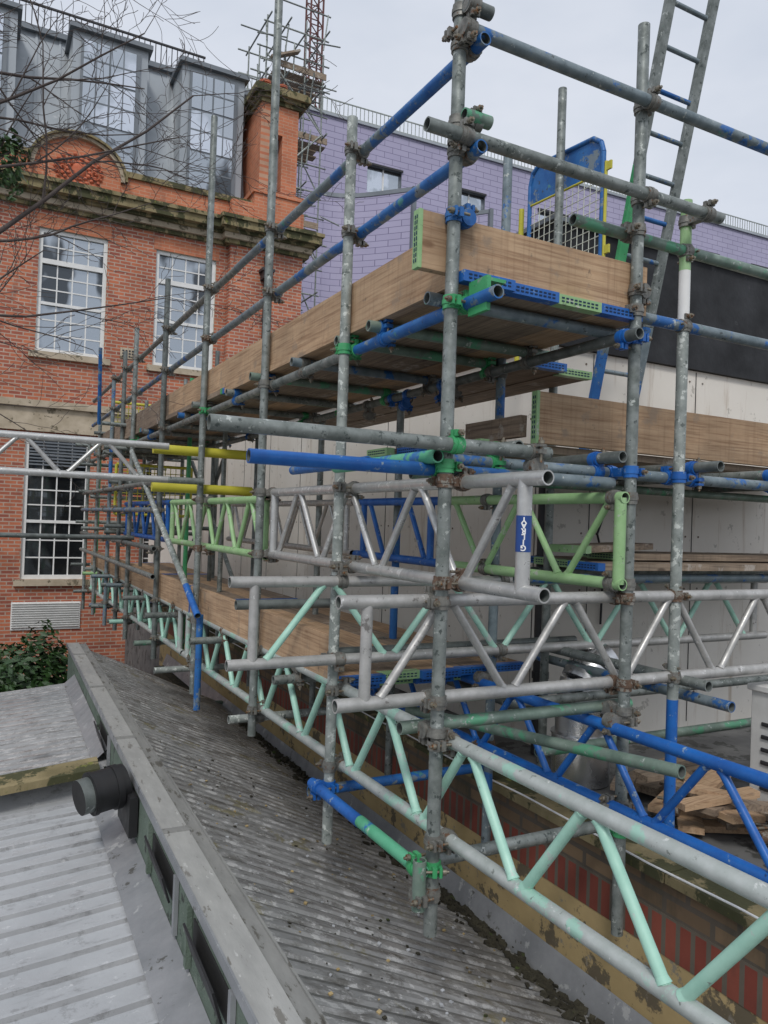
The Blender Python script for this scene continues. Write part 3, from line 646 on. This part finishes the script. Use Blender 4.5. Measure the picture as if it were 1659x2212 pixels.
def sash(mb,x0,x1,z0,z1,y,cols=3,gl='glass',low='glass'):
    f=.075
    zt=z0+(z1-z0)*.74; zm=z0+(z1-z0)*.40
    mb.box(x0,x0+f,y,y+.08,z0,z1,'white_paint'); mb.box(x1-f,x1,y,y+.08,z0,z1,'white_paint')
    mb.box(x0+f,x1-f,y,y+.08,z1-f,z1,'white_paint'); mb.box(x0+f,x1-f,y,y+.08,z0,z0+f*1.1,'white_paint')
    mb.box(x0+f,x1-f,y-.01,y+.08,zt-.05,zt+.05,'white_paint'); mb.box(x0+f,x1-f,y+.005,y+.07,zm-.03,zm+.03,'white_paint')
    for a,b,rows,o in((zt+.05,z1-f,2,.03),(zm+.03,zt-.05,3,.035),(z0+f*1.1,zm-.03,3,.045)):
        for i in range(1,cols+1):
            x=x0+f+(x1-x0-2*f)*i/(cols+1); mb.box(x-.013,x+.013,y+o,y+.07,a,b,'white_paint')
        for j in range(1,rows):
            z=a+(b-a)*j/rows; mb.box(x0+f,x1-f,y+o+.002,y+.068,z-.013,z+.013,'white_paint')
    mb.add([(x0,y+.06,z0),(x1,y+.06,z0),(x1,y+.06,zm),(x0,y+.06,zm)],[(0,1,2,3)],low)
    mb.add([(x0,y+.055,zm),(x1,y+.055,zm),(x1,y+.055,z1),(x0,y+.055,z1)],[(0,1,2,3)],gl)
for a,b,c_,d in ops:
    sash(wn,a,b,c_,d,Y+.05,3,'glass' if c_>0 else 'glass_dark','glass' if c_>0 else 'glass_dark')
wn.build('sash_windows',BB)
tr=MB()
for a,b,c_,d in ops:
    tr.box(a-.12,b+.12,Y-.1,Y+.12,c_-.13,c_-.003,'stone')
    if c_<0:
        for j in range(9): tr.box(a+.08,b-.08,Y+.03,Y+.075,d-.10-j*.065,d-.07-j*.065,'zinc_dark')
    else:
        tr.box(a-.06,b+.06,Y-.012,Y-.002,d+.004,d+.26,'brick_orange')
tr.box(-10,4.785,Y-.09,Y-.003,1.62,2.1,'stone'); tr.box(-10,4.785,Y-.17,Y-.003,2.1,2.24,'stone')
tr.box(4.75,6.56,Y-.31,Y-.223,1.62,2.1,'stone')
for z0,z1,p in((6.15,6.24,.08),(6.24,6.36,.16),(6.36,6.42,.24),(6.42,6.58,.40),(6.58,6.66,.46),(6.66,6.70,.34)):
    mm='stone_moss' if z0>6.3 or z0<6.2 else 'stone'
    tr.box(-10,4.68-p*.0,Y-p,Y+.35,z0,z1,mm); tr.box(4.685-p*.5,6.6+p*.6,Y-.22-p,Y+.35,z0+.001,z1+.001,mm)
AX,AZ=1.58,6.9
tr.box(-10,AX-.84,Y-.06,Y+.42,7.18,7.30,'stone_moss'); tr.box(AX+.84,5.3,Y-.06,Y+.42,7.18,7.30,'stone_moss')
arc=[]; 
N=24; Rr=.84
for i in range(N+1):
    t=math.pi*i/N; arc.append((AX-math.cos(t)*Rr,7.02+math.sin(t)*.72))
tr.add([(AX-Rr,Y-.015,6.70),(AX+Rr,Y-.015,6.70)]+[(x,Y-.015,z) for x,z in arc[::-1]],[tuple(range(N+3))],'brick_orange')
for i in range(N):
    (xa,za),(xb,zb)=arc[i],arc[i+1]
    for s0,s1,pr in((1.0,1.09,-.10),(1.09,1.15,-.17)):
        def q(x,z,s): return (AX+(x-AX)*s,7.02+(z-7.02)*s)
        a0=q(xa,za,s0);a1=q(xa,za,s1);b0=q(xb,zb,s0);b1=q(xb,zb,s1)
        yv=Y+pr; yb=Y+.40
        tr.add([(a0[0],yv,a0[1]),(b0[0],yv,b0[1]),(b1[0],yv,b1[1]),(a1[0],yv,a1[1]),(a0[0],yb,a0[1]),(b0[0],yb,b0[1]),(b1[0],yb,b1[1]),(a1[0],yb,a1[1])],[(0,1,2,3),(3,2,6,7),(0,4,5,1)],'stone' if s0==1.0 else 'stone_moss')
tr.build('stone_trim',BB)
rl=MB()
def blob(mb,cx_,cz,y,rx,rz,ry,mat,n=10,m=5):
    vs=[];fs=[]
    for j in range(m+1):
        ph=math.pi/2*j/m
        for i in range(n): t=2*math.pi*i/n; vs.append((cx_+rx*math.cos(ph)*math.cos(t),y-ry*math.sin(ph),cz+rz*math.cos(ph)*math.sin(t)))
    for j in range(m):
        for i in range(n): fs.append((j*n+i,j*n+(i+1)%n,(j+1)*n+(i+1)%n,(j+1)*n+i))
    mb.add(vs,fs,mat,True)
cz=7.08; cxx=AX
blob(rl,cxx,cz,Y-.016,.14,.18,.09,'terracotta')
for sgn in(-1,1):
    for ring,(rad,kk,sz) in enumerate(((.22,7,.055),(.34,9,.05),(.45,11,.045))):
        for i in range(kk):
            t=-1.4+2.8*i/(kk-1); blob(rl,cxx+sgn*rad*math.cos(t),cz+rad*.75*math.sin(t),Y-.016,sz,sz*.8,.045,'terracotta',8,3)
    for i in range(22):
        t=i*.38; rr=.02+.007*i; blob(rl,cxx+sgn*(.32+rr*math.cos(t)*.8),cz-.02+rr*math.sin(t),Y-.05,.022,.022,.03,'terracotta',6,2)
rl.build('terracotta_relief',BB)
ex=MB()
ex.box(.66,1.96,Y-.03,Y-.003,-2.40,-1.84,'white_paint')
for i in range(11): ex.obox((1.31,Y-.05,-1.88-i*.047),((1,0,0),(0,1,-.8),(0,.8,1)),(.63,.022,.004),'white_paint')
for x in(-.35,2.55): 
    ex.box(x,x+.32,Y-.02,Y-.003,3.32,3.55,'stone')
    for i in range(4):
        for j in range(3): ex.box(x+.04+i*.065,x+.08+i*.065,Y-.025,Y-.019,3.35+j*.06,3.385+j*.06,'black_metal')
ex.box(5.50,5.72,Y-.48,Y-.23,5.45,5.62,'black_metal'); ex.box(5.46,5.76,Y-.5,Y-.225,5.62,5.68,'black_metal'); ex.tube((5.61,Y-.33,-5),(5.61,Y-.33,5.45),.06,'black_metal',12); 
for z in(4.5,3.0,1.2): ex.tube((5.61,Y-.33,z),(5.61,Y-.33,z+.08),.08,'black_metal',12)
ex.tube((5.61,Y-.33,5.68),(5.61,Y-.28,6.0),.05,'black_metal',12)
ex.build('wall_fittings',BB)
ch=MB(); a,b=5.42,6.33; ya,yb=Y-.12,19.2
ch.box(a-.12,b+.12,ya-.1,yb+.1,6.7,7.45,'brick_orange')
ch.box(a-.16,b+.16,ya-.14,yb+.14,7.45,7.55,'brick_orange')
ch.box(a,a+.27,ya,yb,7.55,9.45,'brick_orange_y'); ch.box(b-.38,b,ya,yb,7.55,9.45,'brick_orange')
ch.box(a+.27,b-.38,ya+.25,yb,7.55,9.45,'lead'); ch.box(a+.27,b-.38,ya,ya+.25,8.95,9.45,'brick_orange')
ch.box(a,b,ya,yb,9.45,9.62,'brick_orange')
for z0,z1,p in((9.62,9.70,.05),(9.70,9.78,.12),(9.78,9.92,.22),(9.92,9.98,.16)): ch.box(a-p,b+p,ya-p,yb+p,z0,z1,'stone_moss')
for yy in(17.5,18.2,18.9):
    for xx_ in(5.68,6.1):
        ch.tube((xx_,yy,9.98),(xx_,yy,10.4),.13,'terracotta',16,r1=.11); ch.tube((xx_,yy,10.4),(xx_,yy,10.46),.14,'terracotta',16); ch.tube((xx_,yy,10.46),(xx_,yy,10.47),.09,'dark_in',12)
ch.build('chimney_stack',BB)
zs=MB()
zx1=5.75
def yz(z): return 17.9+(z-7.2)*.22
zs.add([(-10,17.9,7.2),(zx1,17.9,7.2),(zx1,yz(10.6),10.6),(-10,yz(10.6),10.6)],[(0,1,2,3)],'zinc')
zs.add([(zx1,17.9,7.2),(zx1,28,7.2),(zx1,28,10.6),(zx1,yz(10.6),10.6)],[(0,1,2,3)],'zinc')
zs.box(-10,zx1+.05,yz(10.6)-.12,28,10.6,10.72,'zinc_dark')
x=-9.8
while x<zx1:
    zs.beam((x,17.89,7.2),(x,yz(10.6)-.01,10.6),.03,.05,'zinc'); x+=.48
for x0,x1 in((-6,-4.6),(-3.6,-2.3),(-1.0,.35),(1.42,2.98),(3.74,5.2)):
    zs.box(x0,x1,17.55,19,7.3,10.32,'zinc'); zs.box(x0-.08,x1+.08,17.42,19,10.32,10.42,'zinc_dark')
    wx0,wx1=x0+.17,x1-.17
    zs.box(wx0,wx1,17.50,17.548,7.45,10.2,'zinc_dark')
    for i in range(2):
        for j,(za,zb) in enumerate(((7.5,8.35),(8.4,9.3),(9.35,10.15))):
            pa=wx0+.05+(wx1-wx0-.1)*i/2; pb_=wx0+.05+(wx1-wx0-.1)*(i+1)/2-.04
            zs.box(pa,pb_,17.485,17.499,za,zb,'glass_pale' if j else 'glass')
            zs.box(pa,pb_,17.478,17.484,(za+zb)/2-.016,(za+zb)/2+.016,'zinc_dark')
            if j: zs.box((pa+pb_)/2-.012,(pa+pb_)/2+.012,17.477,17.483,za,zb,'zinc_dark')
    for kk in range(1,3):
        zs.box(x0-.004,x0,17.55,19,7.3+kk,7.33+kk,'zinc_dark')
zs.box(.86,1.06,17.86,18.3,7.9,8.05,'white_paint')
zs.build('zinc_roof_storey',BB)
rl2=MB()
zb=10.72
for z in(zb+.1,zb+.75): rl2.beam((-10,19.0,z),(4.6,19.0,z),.05,.04,'black_metal')
x=-10
while x<4.61: rl2.beam((x,19,zb),(x,19,zb+.75),.02,.02,'black_metal'); x+=.13
rl2.build('roof_railing',BB)

# ------------------------------------------------------------------ purple tiled building
PB=empty('purple_tiled_building',(12.8,34.0,0)); PB.rotation_euler=(0,0,-.042)
pb=MB()
pops=[(3.6,5.5,16.4,17.75),(8.7,10.5,16.45,17.65),(31,33,16.5,17.6),(14,16,16.45,17.65),(20,22,16.45,17.65),(26,28,16.45,17.65)]
wall_open(pb,-3,75,-5,19.6,pops,0,'purple_tile',.3,'zinc_dark')
for a,b,c_,d in pops:
    pb.box(a,b,.2,.26,c_,d,'glass_pale'); pb.box(a,b,.17,.2,c_,c_+.08,'white_paint'); pb.box((a+b)/2-.04,(a+b)/2+.04,.17,.2,c_,d,'white_paint'); pb.box(a,b,.17,.2,d-.08,d,'black_metal'); pb.box(a-.05,b+.05,-.08,-.01,d,d+.1,'black_metal')
pb.box(-3,75,.5,14,-5,19.4,'zinc')
pb.box(-3,75,-.12,.4,19.6,19.72,'zinc')
def bay(x0,x1,dep,zt):
    N=16; pts=[]
    for i in range(N+1):
        t=i/N; pts.append((x0+(x1-x0)*t,-.02-dep*(1-math.cos(t*math.pi*.62))/(1-math.cos(math.pi*.62))))
    for i in range(N):
        (xa,ya_),(xb,yb_)=pts[i],pts[i+1]
        pb.add([(xa,ya_,-5),(xb,yb_,-5),(xb,yb_,zt),(xa,ya_,zt)],[(0,1,2,3)],'purple_tile')
        pb.add([(xa,ya_-.05,zt),(xb,yb_-.05,zt),(xb,yb_-.05,zt+.2),(xa,ya_-.05,zt+.2)],[(0,1,2,3)],'zinc_dark')
    pb.add([(x,y_,zt+.1) for x,y_ in pts]+[(x1,.0,zt+.1)],[tuple(range(N+2))],'zinc_dark')
    pb.box(x1-.1,x1+.1,pts[-1][1]-.1,0,-5,zt+.2,'zinc_dark')
bay(1.4,4.9,2.6,15.7); bay(6.6,9.4,2.3,15.7); bay(12,15,2.4,15.7)
pb.build('facade',PB)
pr=MB()
pr.beam((-3,.1,20.5),(75,.1,20.5),.05,.05,'galv_white'); pr.beam((-3,.1,19.85),(75,.1,19.85),.05,.05,'galv_white')
x=-3
while x<60: pr.beam((x,.1,19.72),(x,.1,20.5),.03,.03,'galv_white'); x+=.22
pr.build('roof_railing',PB)

# ------------------------------------------------------------------ scaffold tower behind chimney
TW=MB(); X0,X1,Y0,Y1=7.15,9.0,22,23.8
xs=[X0,X0+.6,X0+1.25,X1]; ys=[Y0,Y1]
for x in xs:
    for y in ys: TW.tube((x,y,-5),(x,y,15.6+random.uniform(-1.2,.3)),.026,'galv',8)
z=-1
while z<15.4:
    for y in ys: TW.tube((X0-random.uniform(.1,.5),y,z),(X1+random.uniform(.1,.4),y,z),.026,random.choice(['galv','galv_white']),8); TW.tube((X0-.3,y,z+.8),(X1+.2,y,z+.8),.024,'galv',8)
    for x in xs: TW.tube((x,Y0-random.uniform(.1,.5),z+.06),(x,Y1+.3,z+.06),.026,'galv',8)
    z+=1.6
for zd,xa,xb in((13.7,X0+.3,X1+.1),(11.7,X0+.9,X1+.2),(9.0,X0,X1),(6.0,X0,X1),(3.0,X0,X1)):
    for q in range(4): TW.box(xa,xb-.15*(q%2),Y0+.1+q*.36,Y0+.40+q*.36,zd,zd+.045,'wood_oldx')
    TW.box(xa,xb,Y0-.05,Y0-.01,zd+.05,zd+.24,'wood_oldx')
TW.obox((7.7,21.9,14.1),((1,0,.5),(0,1,0),(-.5,0,1)),(.5,.12,.03),'wood_oldx')
for kk in range(7):
    z=0+kk*2; a,b=(X0,X1) if kk%2 else (X1,X0); TW.tube((a,Y0-.06,z),(b,Y0-.06,z+2),.025,'galv_white',8)
    TW.tube((X1+.06,Y0,z),(X1+.06,Y1,z+2),.025,'galv',8)
for q in range(40):
    x=random.uniform(X0-.5,X1+.1); z=random.uniform(8,15); a=random.choice((0,1))
    TW.tube((x,Y0-.1,z),(x+(.9 if a else .1),Y0-.1+random.uniform(-.1,.6),z+(0.1 if a else 1.1)),.023,random.choice(['galv','galv_white','galv_dark']),8)
TW.build('scaffold_tower')
CM=MB(); mx_,my=23.6,60; hw=.55
for sx in(-1,1):
    for sy in(-1,1): CM.beam((mx_+sx*hw,my+sy*hw,-5),(mx_+sx*hw,my+sy*hw,70),.13,.13,'crane_red')
z=20
k2=0
while z<70:
    for sx in(-1,1): CM.beam((mx_+sx*hw,my-hw,z),(mx_+sx*hw,my+hw,z+1.2),.07,.07,'crane_red'); CM.beam((mx_-hw*(1 if k2%2 else -1),my+sx*hw,z),(mx_+hw*(1 if k2%2 else -1),my+sx*hw,z+1.2),.07,.07,'crane_red'); CM.beam((mx_-hw,my+sx*hw,z),(mx_+hw,my+sx*hw,z),.07,.07,'crane_red')
    z+=1.2;k2+=1
CM.build('tower_crane')

# ------------------------------------------------------------------ bare tree (upper left)
T=MB()
random.seed(21)
def limb(p,d,L,r0,depth,gs=.07):
    n=8; pts=[V(p)]; rad=[r0]; d=V(d).normalized()
    for i in range(n):
        d=(d+V((random.gauss(0,gs),random.gauss(0,gs),random.gauss(0,gs)))).normalized()
        pts.append(pts[-1]+d*L/n); rad.append(max(.0018,r0*(1-.78*(i+1)/n)))
        if depth>0 and i>=1 and random.random()<(.9 if depth>1 else .7):
            s=random.choice((-1,1)); perp=d.cross(V((0,1,0))).normalized()*s
            nd=(d*random.uniform(.8,1.1)+perp*random.uniform(.35,.8)+V((0,random.uniform(-.3,.3),.10))).normalized()
            limb(pts[-1],nd,L*random.uniform(.25,.45),rad[-1]*.62,depth-1,gs*1.4)
    for i in range(n): T.tube(pts[i],pts[i+1],rad[i],'bark',6,r1=rad[i+1],caps=False)
T.tube((-1.6,6.2,-5.2),(-1.45,6.1,.3),.17,'bark',14,r1=.12); T.tube((-1.45,6.1,.3),(-1.3,6.1,4.5),.12,'bark',14,r1=.05)
for (z0,zd,L,r0,dp) in((.5,.88,4.0,.030,3),(2.9,.14,2.7,.020,3),(2.05,.12,2.8,.018,3),(1.9,-.2,2.3,.014,2),(1.2,-.1,2.0,.012,2),(3.0,.40,2.6,.020,2),(2.0,.55,2.8,.020,3),(3.6,.05,2.4,.016,2),(1.0,.55,2.8,.018,3),(2.5,.3,2.6,.016,2)):
    limb((-1.42,6.1,z0),(1,0,zd),L,r0,dp)
T.build('bare_tree')
def leaves(c,rad,nn,sz,mats=('leaf','leaf2')):
    mb=MB()
    for i in range(nn):
        u=V((random.gauss(0,1),random.gauss(0,1),random.gauss(0,1))).normalized()
        rr=random.uniform(.55,1.0)*(1+.22*math.sin(u.x*5+c[0])*math.cos(u.z*6))
        p=V(c)+V((u.x*rad[0]*rr,u.y*rad[1]*rr,u.z*rad[2]*rr))
        nrm=(u+V((random.gauss(0,.5),random.gauss(0,.5),random.gauss(0,.5)+.3))).normalized()
        t=nrm.cross(V((random.random(),random.random(),random.random()))).normalized(); b_=nrm.cross(t); s=sz*random.uniform(.6,1.25)
        mb.add([p-t*s,p-b_*s*.55+t*s*.1-nrm*.1*s,p+t*s,p+b_*s*.55+t*s*.1-nrm*.1*s],[(0,1,2,3)],mats[0] if random.random()<.7 else mats[1])
    return mb
mb=leaves((.58,9.0,-1.98),(.58,.6,.68),4500,.045,('leaf','leaf'))
mb.tube((.6,9.0,-5.2),(.6,9.0,-1.8),.12,'bark',8)
mb.build('ivy_bush')
leaves((-.2,8.6,-2.0),(.6,.5,.45),1500,.045,('leaf2','leaf2')).build('shrub')
leaves((.10,6.05,2.45),(.14,.14,.24),330,.028).build('ivy_clump')
